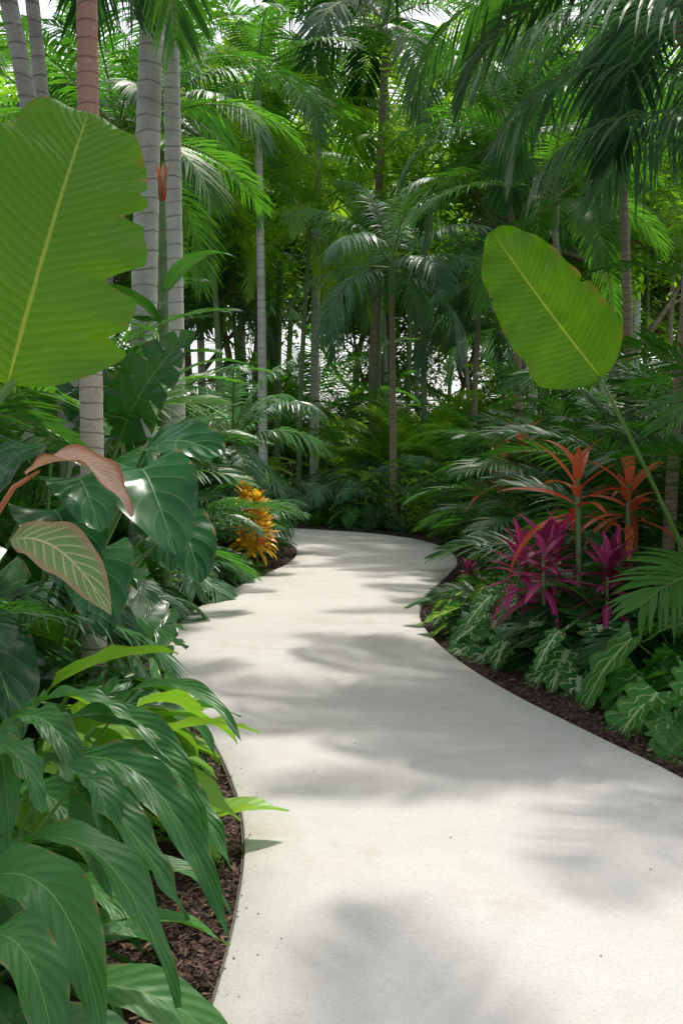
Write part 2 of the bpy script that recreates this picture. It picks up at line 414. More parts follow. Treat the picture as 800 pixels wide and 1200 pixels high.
# ------------------------------------------------------------ path
LP=[(-.45,-6),(-.42,0),(-.37,2.2),(-.35,3.2),(-.40,4.0),(-.55,4.75),(-.80,5.65),(-1.2,7.0),(-1.43,7.95),(-1.5,9.0),(-1.42,10.6),(-1.09,12.7),(-.80,14.4),(-.72,16.0),(-.85,17.6),(-1.25,19.2),(-2.2,20.3),(-4,21.1),(-9,21.6)]
RP=[(2.0,-6),(1.98,0),(1.9,2.6),(1.78,3.6),(1.62,4.6),(1.38,5.4),(1.09,6.4),(.87,7.5),(.76,8.6),(.765,9.7),(.95,11.1),(1.39,13.0),(1.70,14.6),(1.80,16.3),(1.68,17.9),(1.25,19.4),(0.1,21.1),(-2.8,22.9),(-9,24)]
def cr(pts,k=10):
    o=[];n=len(pts)
    for i in range(n-1):
        p0=Vector(pts[max(i-1,0)]);p1=Vector(pts[i]);p2=Vector(pts[i+1]);p3=Vector(pts[min(i+2,n-1)])
        for j in range(k):
            t=j/k
            o.append(.5*((2*p1)+(p2-p0)*t+(2*p0-5*p1+4*p2-p3)*t*t+(3*p1-p0-3*p2+p3)*t**3))
    o.append(Vector(pts[-1])); return o
LE=cr(LP);RE=cr(RP)
PT=.045
mb=MB(); rows=[]
for a,b in zip(LE,RE):
    a3=Vector((a.x,a.y,PT));b3=Vector((b.x,b.y,PT)); e=(b3-a3).normalized()*.008
    row=[Vector((a.x,a.y,-.05)),Vector((a.x,a.y,PT-.008)),a3+e]+[a3.lerp(b3,k/8) for k in range(1,8)]+[b3-e,Vector((b.x,b.y,PT-.008)),Vector((b.x,b.y,-.05))]
    rows.append(row)
mb.grid(rows,'conc',.5)
place(mb.mesh('concrete_path'),'concrete_path',0,0,1,0)
mb=MB()
for E,sg in ((LE,-1),(RE,1)):
    rr=[]
    for i,p in enumerate(E):
        d=(E[min(i+1,len(E)-1)]-E[max(i-1,0)]).normalized(); nn=Vector((-d.y,d.x))*(-sg)
        q0=p+nn*.004; q1=p+nn*.009
        rr.append([Vector((q0.x,q0.y,-.05)),Vector((q0.x,q0.y,PT-.015)),Vector((q1.x,q1.y,PT-.015)),Vector((q1.x,q1.y,-.05))])
    mb.grid(rr,'edging',.5)
place(mb.mesh('path_edging'),'path_edging',0,0,1,0)
def pdist(x,y):
    return min(min((p.x-x)**2+(p.y-y)**2 for p in LE[::3]),min((p.x-x)**2+(p.y-y)**2 for p in RE[::3]))**.5
def xat(E,y):
    for i in range(len(E)-1):
        if E[i].y<=y<=E[i+1].y:
            return E[i].x+(E[i+1].x-E[i].x)*(y-E[i].y)/max(1e-6,E[i+1].y-E[i].y)
    return None
def inpath(x,y,mg=0.):
    l=xat(LE,y); r=xat(RE,y)
    if l is None and r is None: return False
    if y>19.2:
        if pdist(x,y)<mg: return True
        cnt=0; poly=[(p.x,p.y) for p in LE]+[(p.x,p.y) for p in reversed(RE)]
        j=len(poly)-1
        for i in range(len(poly)):
            if (poly[i][1]>y)!=(poly[j][1]>y) and x<(poly[j][0]-poly[i][0])*(y-poly[i][1])/(poly[j][1]-poly[i][1])+poly[i][0]: cnt+=1
            j=i
        return cnt%2==1
    return l-mg<x<r+mg
me=bpy.data.meshes.new('ground'); S=300
me.from_pydata([(-S,-S,0),(S,-S,0),(S,S,0),(-S,S,0)],[],[(0,1,2,3)]); me.materials.append(M['mulch'])
place(me,'ground',0,0,1,0)
mb=MB(); mi=mb.mat('chip')
for k in range(60000):
    if k<40000: y=1.2+ (U(0,1)**1.4)*7
    else: y=U(6,20)
    if R.random()<.45: x=xat(LE,min(y,19))-.002-abs(R.gauss(0,.40))
    else: x=xat(RE,min(y,19))+.002+abs(R.gauss(0,.50))
    if inpath(x,y,.004): continue
    a=U(0,6.28); e=R.gauss(0,.25); l=U(.004,.017)*(1 if y<8 else 1.5); w=l*U(.2,.5); z=U(.004,.035)
    d=azel(a,e)*l; s_=Vector((-math.sin(a),math.cos(a),U(-.5,.5)))*w; c=Vector((x,y,z+abs(d.z)))
    b=len(mb.v)
    for q in (c-d-s_*.6,c+d*.8-s_,c+d+s_*.5,c-d*.9+s_): mb.v.append(q[:]); mb.uv.append((0,0)); 
    mb.r.extend([R.random()**1.6]*4); mb.f.append((b,b+1,b+2,b+3)); mb.mi.append(mi)
for k in range(420):
    y=1.5+(U(0,1)**1.3)*10; l_,r_=xat(LE,y),xat(RE,y)
    x=l_+abs(R.gauss(0,.05)) if R.random()<.5 else r_-abs(R.gauss(0,.05))
    if R.random()<.15: x=U(l_,r_)
    a=U(0,6.28); l=U(.002,.007); w=l*.4; d=azel(a,0)*l; s_=Vector((-math.sin(a),math.cos(a),.2))*w; c=Vector((x,y,PT+.003))
    b=len(mb.v)
    for q in (c-d-s_,c+d*.8-s_,c+d+s_*.5,c-d*.9+s_): mb.v.append(q[:]); mb.uv.append((0,0))
    mb.r.extend([R.random()]*4); mb.f.append((b,b+1,b+2,b+3)); mb.mi.append(mi)
place(mb.mesh('bark_mulch'),'bark_mulch',0,0,1,0)
# dry leaves fallen on the mulch
mb=MB()
for k in range(90):
    y=U(2,15)
    x=xat(LE,y)-U(.05,.6) if R.random()<.4 else xat(RE,y)+U(.04,.6)
    a=U(0,6.28); l=U(.04,.11)
    leaf(mb,Vector((x,y,.045)),azel(a,.15),l,l*U(.2,.4),'dry',P_lance,6,2,U(.3,1.2),U(-.3,.5),twist=U(-.3,.3))
place(mb.mesh('fallen_leaves'),'fallen_leaves',0,0,1,0)

# ------------------------------------------------------------ plant library
A=[mk_areca('areca_a',14,2.9,.55,.036,'palm'),mk_areca('areca_b',16,2.4,.5,.034,'palmdark'),
   mk_areca('areca_lime',14,2.6,.5,.036,'palmlime',ldroop=.25)]
AB=mk_areca('palm_bush_blue',13,2.2,.55,.032,'palmblue',n=44,ldroop=.55,stems=0,droop=2.0)
PALM=[mk_palm('palm_a',5.6,17,2.6,.62,.042,'palm',r=.075),mk_palm('palm_b',7.2,18,2.8,.65,.045,'palmdark',trunk='barkbrown',r=.08,ldroop=.7),
      mk_palm('palm_c',4.6,15,2.3,.6,.04,'palmblue',trunk='barkbrown',r=.075,ldroop=.75,droop=1.9),
      mk_palm('palm_d',8.8,18,2.9,.7,.05,'palm',trunk='barkw',r=.1)]
PALML=mk_palm('palm_lime',6.2,16,2.7,.6,.042,'palmlime',r=.07,trunk='bargreen')
FERN=[mk_areca('fern_%d'%i,22,U(.55,.7),.12,.022,'fern',n=26,ldroop=.15,stems=0,el0=.35,droop=1.6,spread=.05) for i in range(2)]
FERND=mk_areca('fern_dark',18,.85,.2,.028,'palmdark',n=24,ldroop=.25,stems=0,el0=.35,droop=1.5,spread=.06)
PHIL=[mk_leafplant('philodendron_%d'%i,20,.45,.42,.36,'philo',P_selloum,nl=34,nw=4,sh0=-.25,sh1=.15,droop=.7,spread=.12) for i in range(2)]
SPATH=[mk_leafplant('spath_%d'%i,22,.36,.50,.125,'spath',P_lance,nl=12,nw=6,el=(.45,1.35),bp=(-.2,.6),droop=1.5,fold=.3,wave=.05,wf=3,spread=.09) for i in range(3)]
LIME=[mk_leafplant('lime_%d'%i,34,.26,.22,.11,'lime',P_lance,nl=8,nw=4,el=(.25,1.35),bp=(-.3,.6),droop=1.2,fold=.3,wave=.04,spread=.16) for i in range(2)]
EAR=mk_leafplant('elephant_ear',9,.75,.55,.46,'ear',P_heart,nl=14,nw=8,el=(.7,1.4),bp=(-1.0,-.1),droop=.7,fold=.15,wave=.02,sh0=-.28,sh1=.1,pr=.016)
MON=mk_leafplant('monstera',11,.8,.62,.58,'monst',P_monst,nl=42,nw=6,el=(.6,1.4),bp=(-.9,.0),droop=.6,fold=.12,sh0=-.28,sh1=.25,pr=.015)
CAL=[mk_leafplant('caladium_%d'%i,30,.34,.28,.25,'calad',P_lobed,nl=26,nw=6,el=(.25,1.35),bp=(-1.0,-.3),droop=.4,fold=.10,sh0=-.28,sh1=.15,spread=.14) for i in range(3)]
BIGL=mk_leafplant('lobed_big',20,.42,.44,.34,'biglobe',P_lobed,nl=28,nw=6,el=(.2,1.25),bp=(-.9,-.1),droop=.8,fold=.18,sh0=-.2,sh1=.25,spread=.1)
SHR=[mk_shrub('shrub_%d'%i,.9,.9,420,.15,.06,'dark') for i in range(2)]
SHRL=mk_shrub('shrub_light',.9,.9,380,.16,.07,'lime')
DRAC=mk_rosette('dracaena',34,.75,.06,'palm',el=(.15,1.45),droop=.8)
AGAV=mk_rosette('agave',26,.7,.085,'palmblue',el=(.1,1.45),droop=.25)
CORD=[mk_rosette('magenta_cordyline_%d'%i,28,.34,.06,'mag',el=(-.5,1.35),droop=.8,h=.76,prof=P_lance,zs=.34,mat2='magdark',p2=.25) for i in range(2)]
REDB=mk_rosette('red_bromeliad',15,.40,.045,'red',el=(-.2,1.35),droop=.9,h=.80,prof=P_lance,zs=.2,jl=.2)
CROT=mk_rosette('croton',60,.25,.095,'yel',el=(-.3,1.4),droop=.6,h=.90,prof=P_lance,zs=.62,mat2='red',p2=.06)
TREE=[mk_tree('broadleaf_tree_a',9,3,8000,.2,'tree'),mk_tree('broadleaf_tree_b',7,2.6,7000,.18,'tree')]

# ------------------------------------------------------------ hero plants
def V(*a): return Vector(a)
def P_banL(t,s=0):
    w=P_paddle(t)*(1.05-.25*t)
    if s>0:
        for c,wd,dp in ((.20,.025,.18),(.37,.045,.36),(.58,.022,.26),(.645,.012,.10)):
            if abs(t-c)<wd: w*=1-dp*(1-abs(t-c)/wd)**.7
    else:
        for c,wd,dp in ((.31,.02,.25),(.75,.015,.15)):
            if abs(t-c)<wd: w*=1-dp*(1-abs(t-c)/wd)
    return w*(1.0+.022*math.sin(t*17+s)+.012*math.sin(t*41+2*s))
mb=MB()
tube(mb,[V(-1.75,2.9,-.02),V(-1.7,2.9,.6),V(-1.62,2.92,1.2),V(-1.55,2.95,1.4)],[.09,.08,.06,.045],'shaft',12)
tube(mb,[V(-1.55,2.95,1.3),V(-1.3,2.98,1.52),V(-1.08,3.0,1.66),V(-.98,3.0,1.78)],[.03,.022,.016,.012],'shaft',8)
leaf(mb,V(-1.0,3.0,1.77),V(.22,.02,.80),.98,.63,'banana',P_banL,110,14,.6,.18,.030,5,.0,.10,side=V(1,.25,-.25),rnd=.45)
for az,e,L in ((2.6,1.1,1.3),(3.9,.8,1.2),(1.6,1.3,1.4)):
    d=azel(az,e); tube(mb,[V(-1.55,2.95,1.3),V(-1.55,2.95,1.3)+d*.4],[.03,.015],'shaft',8)
    leaf(mb,V(-1.55,2.95,1.3)+d*.38,d,L,.5,'banana',P_paddle,40,8,1.3,.2,.02,6)
place(mb.mesh('banana_plant'),'banana_plant',0,0,1,0)
def P_banR(t,s=0):
    w=P_paddle(t)*(1.02-.32*t*t)*(1+.02*math.sin(t*19+s)+.012*math.sin(t*47+3*s))
    if s>0 and abs(t-.44)<.02: w*=1-.16*(1-abs(t-.44)/.02)
    if s<0 and abs(t-.66)<.015: w*=1-.12*(1-abs(t-.66)/.015)
    return w
mb=MB()
tube(mb,[V(2.45,6.9,-.02),V(2.4,6.85,.5),V(2.3,6.7,1.0)],[.06,.05,.035],'shaft',12)
tube(mb,[V(2.3,6.7,.95),V(2.02,6.4,1.35),V(1.72,6.12,1.78),V(1.54,6,2.05)],[.018,.012,.010,.010],'shaft',8)
leaf(mb,V(1.56,6,2.03),V(-.66,.0,.80),1.15,.62,'banana',P_banR,90,12,.45,.18,.024,5,0,.06,side=V(.8,-.45,.6),rnd=.3)
for az,e,L in ((.6,1.1,1.2),(.1,.8,1.1)):
    d=azel(az,e); tube(mb,[V(2.3,6.7,.95),V(2.3,6.7,.95)+d*.4],[.03,.015],'shaft',8)
    leaf(mb,V(2.3,6.7,.95)+d*.38,d,L,.4,'banana',P_paddle,40,8,1.3,.2,.02,6)
place(mb.mesh('banana_plant'),'banana_plant',0,0,1,0)
mb=MB()
tube(mb,[V(-1.35,3.0,-.02),V(-1.3,3.0,.7),V(-1.14,3.0,1.22),V(-.98,2.98,1.46),V(-.90,2.97,1.51)],[.012,.012,.010,.008,.005],'stemred',7)
cleaf(mb,V(-.94,2.97,1.50),V(-.75,2.95,1.62),V(-.60,2.85,1.38),.14,'salmon',roll=.2,fold=.45,wave=.07,rnd=.7)
tube(mb,[V(-1.35,3.0,.3),V(-1.25,2.95,1.0),V(-1.0,2.9,1.33)],[.01,.009,.006],'stemred',7)
cleaf(mb,V(-.96,2.9,1.31),V(-.80,2.85,1.35),V(-.64,2.75,1.11),.17,'striped',roll=.65,fold=.2,wave=.06,rnd=.7)
tube(mb,[V(-1.35,3.0,.2),V(-1.5,3.05,.9),V(-1.3,3.02,1.42)],[.01,.009,.006],'stemred',7)
cleaf(mb,V(-1.3,3.02,1.42),V(-1.15,2.9,1.5),V(-1.0,2.75,1.36),.13,'salmon',roll=.5,rnd=.3)
place(mb.mesh('calathea_plant'),'calathea_plant',0,0,1,0)
mb=MB()
HL=[((-.81,2.9,.66),(-.50,2.8,.76),(-.30,2.6,.26),.13),((-.77,3.1,.56),(-.47,3.05,.62),(-.33,2.9,.33),.12),
((-.77,3.6,.70),(-.50,3.5,.82),(-.335,3.3,.60),.075),((-.84,2.8,.70),(-.60,2.6,.68),(-.396,2.5,.36),.12),
((-.78,2.4,.60),(-.54,2.35,.72),(-.37,2.2,.30),.14),((-.79,2.15,.62),(-.576,2.1,.72),(-.48,1.95,.36),.15),
((-.95,2.5,.80),(-.80,2.45,.90),(-.70,2.3,.70),.11),((-1.07,3.2,.70),(-.85,3.2,.88),(-.60,3.1,.66),.11),
((-.90,3.2,.70),(-.60,3.15,.80),(-.43,3.0,.50),.11),((-.73,2.7,.66),(-.62,2.65,.72),(-.59,2.5,.46),.10),
((-.74,2.0,.56),(-.60,1.95,.64),(-.54,1.85,.32),.13),((-.74,3.1,.62),(-.50,3.05,.70),(-.39,2.9,.39),.10),
((-.98,2.7,.78),(-.85,2.5,.88),(-.78,2.3,.62),.13),
((-1.0,2.3,.75),(-.88,2.2,.84),(-.85,2.0,.5),.13),
((-.95,2.9,.58),(-.75,2.75,.62),(-.62,2.65,.34),.12),((-.92,2.5,.55),(-.75,2.4,.58),(-.68,2.25,.3),.12),
((-.9,3.3,.52),(-.72,3.2,.56),(-.62,3.1,.32),.11),((-.95,3.5,.48),(-.77,3.45,.54),(-.62,3.35,.34),.11),
((-1.1,2.6,.85),(-1.0,2.45,.92),(-.95,2.25,.75),.12),((-1.0,3.0,.75),(-.82,2.85,.86),(-.70,2.7,.6),.11)]
for a,b,c,w in HL:
    a,b,c=V(*a),V(*b),V(*c)
    root=V(-1.08 if a.x>-.9 else -1.15,a.y+.05,-.02)
    tube(mb,[root,root.lerp(a,.6)+Z*.08-(b-a)*.1,a],[.008,.007,.005],'shaft',6)
    cleaf(mb,a,b,c,w,'spath',nl=30,nw=8,fold=.34,wave=.09,wf=U(2.5,5),roll=U(-.25,.5),sh1=.06)
place(mb.mesh('peace_lily_plant'),'peace_lily_plant',0,0,1,0)
for x,y,s,r,i in ((-1.12,2.6,1.1,.4,0),(-1.15,3.2,1.0,2.0,1),(-1.35,2.8,1.2,4.0,2),(-1.3,2.2,1.2,1,1),(-1.6,3.4,1.1,.2,2),(-1.1,1.8,1.0,1,2),(-1.5,4.75,1.3,2,0),(-1.7,4.5,1.5,2,2),(-1.30,4.55,1.15,4,1)):
    place(SPATH[i],'peace_lily_plant',x,y,s,r)
for x,y,s in ((-1.2,3.85,1.6),(-1.4,3.9,2.1),(-1.5,4.3,2.3),(-1.3,4.5,1.6),(-1.65,3.75,2.5),(-1.5,5.1,1.5),(-1.8,5.6,1.6),(-1.9,6.5,1.3),(-2.2,7.2,1.3),(-1.05,4.4,.95),(-1.25,5.15,.9),(-1.45,5.9,.9),(-.98,3.8,.75),(-1.15,4.8,1.1)):
    place(R.choice(LIME),'lime_philodendron',x,y,s)
mb=MB()
root=V(-1.75,5.7,0)
for a,b,c,w,mt,pf,rl in (
 ((-1.08,5.4,1.50),(-.98,5.15,1.44),(-.84,5.05,1.06),.50,'ear',P_round,.2),
 ((-1.15,5.9,1.62),(-.92,5.7,1.72),(-.66,5.5,1.56),.40,'ear',P_round,.5),
 ((-1.42,4.9,1.30),(-1.3,4.7,1.30),(-1.22,4.55,.92),.44,'ear',P_round,.1),
 ((-1.20,4.8,1.10),(-1.14,4.6,1.10),(-1.08,4.5,.74),.36,'ear',P_round,.1),
 ((-1.0,5.9,1.18),(-.88,5.75,1.16),(-.80,5.6,.85),.36,'ear',P_round,.2),
 ((-1.25,4.7,1.45),(-1.2,4.6,1.5),(-1.08,4.45,1.22),.34,'ear',P_round,.2),
 ((-1.25,6.6,1.15),(-1.15,6.4,1.18),(-1.08,6.25,.85),.38,'ear',P_round,.1),
 ((-1.6,5.5,1.6),(-1.75,5.3,1.66),(-1.85,5.1,1.3),.42,'ear',P_round,0),
 ((-1.5,6.2,1.5),(-1.3,6.0,1.6),(-1.15,5.75,1.35),.4,'ear',P_round,.3)):
    a,b,c=V(*a),V(*b),V(*c)
    tube(mb,[root+V(U(-.08,.08),U(-.08,.08),-.02),root.lerp(a,.55)+Z*.12,a],[.018,.014,.009],'shaft',8)
    cleaf(mb,a,b,c,w,mt,pf,nl=22,nw=12,fold=.15,wave=.035,wf=U(2,4),sh0=-.22,sh1=.04,roll=rl)
place(mb.mesh('elephant_ear_plant'),'elephant_ear_plant',0,0,1,0)
mb=MB(); root=V(-2.1,6.9,0)
for a,b,c,w,rl in (((-1.45,6.6,1.72),(-1.3,6.55,2.1),(-.95,6.5,2.38),.66,1.1),((-1.55,6.7,1.68),(-1.75,6.6,2.1),(-1.9,6.6,2.4),.55,-1.0),
  ((-1.2,6.6,1.70),(-1.0,6.3,1.82),(-.80,6.1,1.52),.55,0.4),((-1.7,6.3,1.7),(-1.6,6.0,1.8),(-1.5,5.8,1.5),.5,0),((-1.5,7.2,1.9),(-1.3,7.1,2.1),(-1.05,7.0,1.95),.5,.4)):
    a,b,c=V(*a),V(*b),V(*c)
    tube(mb,[root+V(U(-.1,.1),U(-.1,.1),-.02),root.lerp(a,.55)+Z*.15,a],[.02,.016,.010],'shaft',8)
    cleaf(mb,a,b,c,w,'monst',P_monst,nl=70,nw=8,fold=.12,wave=.02,sh0=-.22,sh1=.22,roll=rl)
place(mb.mesh('monstera_plant'),'monstera_plant',0,0,1,0)
for x,y,s,r in ((-2.0,5.9,1.1,.3),(-2.3,7.6,1.1,1.5),(-1.9,4.6,1.1,3)): place(EAR,'elephant_ear_plant',x,y,s,r)
for x,y,s,r in ((-2.6,8.1,1.3,0),(-2.6,6.4,1.4,2),(-2.3,8.9,1.0,4),(-2.4,5.2,1.4,4)): place(MON,'monstera_plant',x,y,s,r)
place(PHIL[1],'philodendron_plant',-1.45,4.75,1.3,1)
place(AB,'silver_palm',-2.5,4.9,.8)
for x,y,s in ((-2.2,9.6,.9),(-2.1,11.3,.9),(-2.2,12.3,1.1),(-2.5,10.5,1.2)):
    place(FERND,'dark_fern',x,y,s*1.2)
for x,y,s in ((-2.15,8.4,.7),(-2.3,9.9,.9),(-2.4,11.4,.9),(-1.9,12.3,.5),(-2.1,10.3,.6),(-1.95,7.6,.6),(-1.6,6.6,.55)): place(R.choice(FERN),'fern',x,y,s*1.3)
mb=MB()
for k in range(13):
    frond(mb,V(U(-.05,.05),U(-.05,.05),.02),azel(k*GA,U(.7,1.3)),U(.95,1.2),2.2,30,.34,.03,'palmblue',ldroop=.5,start=.3,rr=.008)
place(mb.mesh('drooping_palm'),'parlour_palm',-1.90,11.0,.95); place(bpy.data.meshes['drooping_palm'],'parlour_palm',-2.15,9.0,.9)
place(bpy.data.meshes['drooping_palm'],'parlour_palm',-1.85,12.2,.8)
place(CROT,'croton_plant',-1.12,13.2,1.15); place(CROT,'croton_plant',-1.32,13.7,1.3); place(CROT,'croton_plant',-1.08,14.0,1.0)
place(FERND,'dark_fern',-1.42,12.7,.55,1.0); place(FERN[0],'fern',-1.25,13.0,.6,2.0)
PINK=mk_palm('pink_trunk_palm',5.2,13,2.3,.6,.04,'palm',trunk='barkpink',r=.063,lean=.02)
place(PINK,'palm_tree',-1.25,5.0,1,0)
place(mk_palm('pale_trunk_palm',7.8,15,2.8,.68,.045,'palmdark',trunk='barkw',r=.145,lean=.25,laz=0.,ldroop=.6),'palm_tree',-2.0,10,1,0)
place(mk_palm('pale_trunk_palm2',9,15,2.8,.68,.045,'palm',trunk='barkw',r=.115,lean=.15,laz=2.),'palm_tree',-1.98,12,1,0)
place(mk_palm('slim_grey_palm',6.5,13,2.5,.6,.04,'palmdark',trunk='bark',r=.07,lean=1.0,laz=2.9),'palm_tree',-1.70,6.6,1,0)
place(mk_palm('slim_grey_palm2',6.8,12,2.5,.6,.04,'palmdark',trunk='bark',r=.06,lean=.5,laz=2.9),'palm_tree',-1.95,7.2,1,0)
mb=MB()
tube(mb,[V(0,0,-.02),V(.01,0,1.5),V(0,0,3.6),V(0,0,4.0)],[.06,.055,.045,.03],'bargreen',9)
for k in range(5): leaf(mb,V(0,0,3.95),azel(k*1.256,1.45),.42,.09,'red' if k%2 else 'salmon',P_lance,8,4,.15,.4)
for k in range(4): 
    d=azel(k*1.7+.5,.9); leaf(mb,V(0,0,2.2+.3*k),d,1.1,.22,'philo',P_lance,14,6,1.4,.2,.02)
place(mb.mesh('heliconia_plant'),'heliconia_plant',-1.70,9.6,1,0)
place(mk_palm('low_silver_palm',2.0,15,1.9,.55,.034,'palmblue',trunk='barkbrown',r=.07,lean=.1,ldroop=.7,droop=2.1,shaft=False,n=46),'palm_tree',-1.75,16.6,1.0,0)

# right side
for x,y,s,i in ((1.42,8.5,1.25,0),(1.58,7.75,1.45,1),(1.80,7.1,1.4,2),(1.38,9.4,1.05,2),(1.95,8.2,1.6,0),(2.2,7.5,1.6,1),(1.75,9.0,1.4,1)):
    place(CAL[i],'caladium_plant',x,y,s)
for x,y,s,r in ((2.3,6.35,1.35,0),(2.08,5.8,.98,2),(2.6,5.8,1.45,4),(2.75,6.7,1.6,1)): place(BIGL,'philodendron_plant',x,y,s,r)
for x,y,s,r in ((2.14,5.15,.72,0),(2.45,5.35,.95,2),(2.4,4.6,.7,3)): place(PHIL[0],'dark_philodendron',x,y,s,r)
for x,y,s in ((2.1,8.1,1.4),(2.5,7.5,1.6),(2.85,7.4,1.8),(1.7,9.2,1.2),(2.3,8.8,1.6)): place(R.choice([FERND,PHIL[1],PHIL[0]]),'philodendron_plant',x,y,s)
place(FERND,'dark_fern',2.05,7.25,1.25,1.0); place(PHIL[0],'philodendron_plant',1.85,7.7,1.35,2.0); place(FERND,'dark_fern',2.55,7.0,1.5,.5)
place(CORD[0],'magenta_cordyline',1.48,7.3,1.25,0); place(CORD[1],'magenta_cordyline',1.88,7.0,1.1,2); place(CORD[0],'magenta_cordyline',1.36,7.6,1.15,4)
place(CORD[1],'magenta_cordyline',1.30,10.1,.6,1); place(CORD[1],'magenta_cordyline',1.64,7.55,1.25,3); place(CORD[0],'magenta_cordyline',2.05,7.4,1.1,1)
place(REDB,'red_bromeliad',1.75,7.4,1.8,0); place(REDB,'red_bromeliad',2.25,7.8,1.7,2); place(REDB,'red_bromeliad',2.6,9.0,1.7,1)
place(REDB,'red_bromeliad',2.1,13.0,1.95,1);place(REDB,'red_bromeliad',2.4,13.2,2.2,3);place(REDB,'red_bromeliad',2.5,14.4,2.0,3)
for x,y,s in ((1.60,10.3,.8),(1.75,11.1,.85),(2.15,12.6,.9),(2.1,9.9,1.2),(2.55,13.8,1.0),(2.65,15.2,1.0),(2.75,16.6,1.0),(2.4,11.6,1.2),(2.35,17.9,.9)):
    place(R.choice(PHIL+[FERND,SHRL,FERN[0]]),'philodendron_plant',x,y,s)
for x,y,s in ((2.6,8.1,1.7),(2.9,7.2,1.6),(2.4,9.2,1.5),(2.8,9.9,1.6),(3.1,8.4,1.8),(3.0,11,1.7),(2.5,12.2,1.4)): place(DRAC,'dracaena_plant',x,y,s)
place(mk_palm('brown_trunk_palm',5.2,13,2.4,.62,.04,'palmdark',trunk='barkbrown',r=.055,lean=.5,laz=0.3,ldroop=.6),'palm_tree',2.62,8.0,1,0)
place(PALM[2],'palm_tree',1.17,22.6,1.15,0)
mb=MB()
tube(mb,[V(4.4,7.6,-.05),V(4.3,7.5,1.5),V(3.9,7.4,3.0),V(3.3,7.3,3.8)],[.10,.08,.07,.06],'barkbrown',12)
c0=V(3.3,7.3,3.75)
for k,(az,e,L,dr) in enumerate(((3.3,1.0,2.7,2.2),(2.7,.9,2.6,2.0),(3.9,1.15,2.2,2.2),(2.1,.7,2.3,1.8),(4.6,.8,1.9,2.0),(.2,.8,2.1,1.8),(1.2,1.0,2.2,1.8),(5.5,.9,2.0,1.8),(3.1,.5,2.1,1.7))):
    frond(mb,c0,azel(az,e),L,dr,48,.58,.034,'palmblue',ldroop=.75,vee=.1,start=.22,rr=.014,rnd=.4)
place(mb.mesh('arching_palm'),'palm_tree',0,0,1,0)
mb=MB()
tube(mb,[V(4.6,10,-.05),V(4.4,9.9,2.5),V(3.6,9.7,5.0),V(2.8,9.5,6.1)],[.085,.07,.065,.06],'barkbrown',12)
c0=V(2.8,9.5,6.1)
for az,e,L,dr in ((3.1,.7,3.2,2.3),(3.5,.5,3.1,2.2),(2.7,.3,2.8,1.9),(3.9,.6,2.8,2.2),(2.2,.7,2.7,2.0),(4.5,.5,2.5,2.0),(.3,.6,2.5,1.9),(1.3,.7,2.5,1.9),(5.4,.6,2.5,1.9),(3.3,1.2,2.9,1.9)):
    frond(mb,c0,azel(az,e),L,dr,50,.62,.042,'palmdark',ldroop=.85,vee=.05,start=.15,rr=.017)
DC=mb.mesh('drooping_crown_palm')
place(DC,'palm_tree',0,0,1,0)
# tall palms added with crowns out of view, to shade the near path
for bx,by,tx,ty,h,tr_ in ((3.4,3.6,2.0,4.6,6.9,'bark'),(-2.6,4.0,-.9,5.4,7.3,'barkbrown'),(3.3,.6,1.6,1.6,7.0,'bark')):
    mb=MB()
    tube(mb,[V(bx,by,-.05),V(bx,by,2.4),V(bx*.8+tx*.2,by*.8+ty*.2,4.6),V(tx,ty,h)],[.11,.09,.08,.07],tr_,12)
    for k in range(11):
        frond(mb,V(tx,ty,h),azel(k*GA,U(.1,1.0)),U(2.2,2.8),1.7,38,.6,.042,'palmdark',ldroop=.5,rr=.016)
    place(mb.mesh('added_shade_palm'),'palm_tree',0,0,1,0)
for x,y,s,i in ((4.2,11.8,1.15,1),(4.2,14.5,1.0,1),(4.0,17.5,1.0,0),(5.4,9.0,1.0,1),(4.2,22,1.1,3),(3.4,19,1.0,1)):
    place(PALM[i],'palm_tree',x,y,s)
place(PALM[3],'palm_tree',-2.0,25.5,1.22,.7); place(PALM[1],'palm_tree',.9,29.5,1.85,2.0); place(PALM[3],'palm_tree',-.9,33,1.6,4.0)
for x,y,s,i in ((-3.9,8.4,1.0,1),(-3.4,14,1.0,0),(-3.3,17.5,1.0,1),(-5.0,11.5,1.1,3),(-4.6,18,1.1,0)):
    place(PALM[i],'palm_tree',x,y,s)
for x,y,s in ((3.2,9.2,1.0),(3.1,12.2,1.1),(3.4,14.6,1.1),(3.9,7.4,1.1),(3.7,17.5,1.1),(4.4,10.8,1.3),(4.6,13.5,1.4),(3.0,19.0,.9),(4.8,19.5,1.3)):
    place(R.choice(A[:2]),'areca_palm',x,y,s)
for x,y,s in ((-3.1,9.2,1.0),(-3.0,12.6,1.0),(-2.9,14.8,.9),(-3.6,7.0,1.1),(-3.2,16.7,1.0),(-4.3,9.8,1.3),(-4.4,13.9,1.4),(-3.0,4.3,.9),(-2.9,18.2,.75),(-4.3,16.5,1.3)):
    place(R.choice(A[:2]),'areca_palm',x,y,s)
for x,y,s in ((-2.1,15.2,.8),(-2.6,13.6,1.0),(2.9,21.0,.9),(-.2,25,1.0),(1.4,24.6,1.0)): place(AB,'silver_palm',x,y,s)
for x,y in ((-.6,23.4),(.3,22.8),(1.1,22.0),(1.8,21.0),(2.3,20),(-1.8,24.4),(1.0,23.2),(-.1,23.8),(2.4,22.1),(-1.75,18.2),(-1.6,17.2),(-1.5,16.2),(-1.55,15.3),(-2.3,19.0)):
    place(R.choice(SHR+PHIL+[FERND,DRAC,SHRL,FERN[0]]),'garden_shrub',x,y,U(.8,1.05))
place(AGAV,'agave_plant',.75,22.0,1.1); place(AGAV,'agave_plant',1.4,21.3,.9)

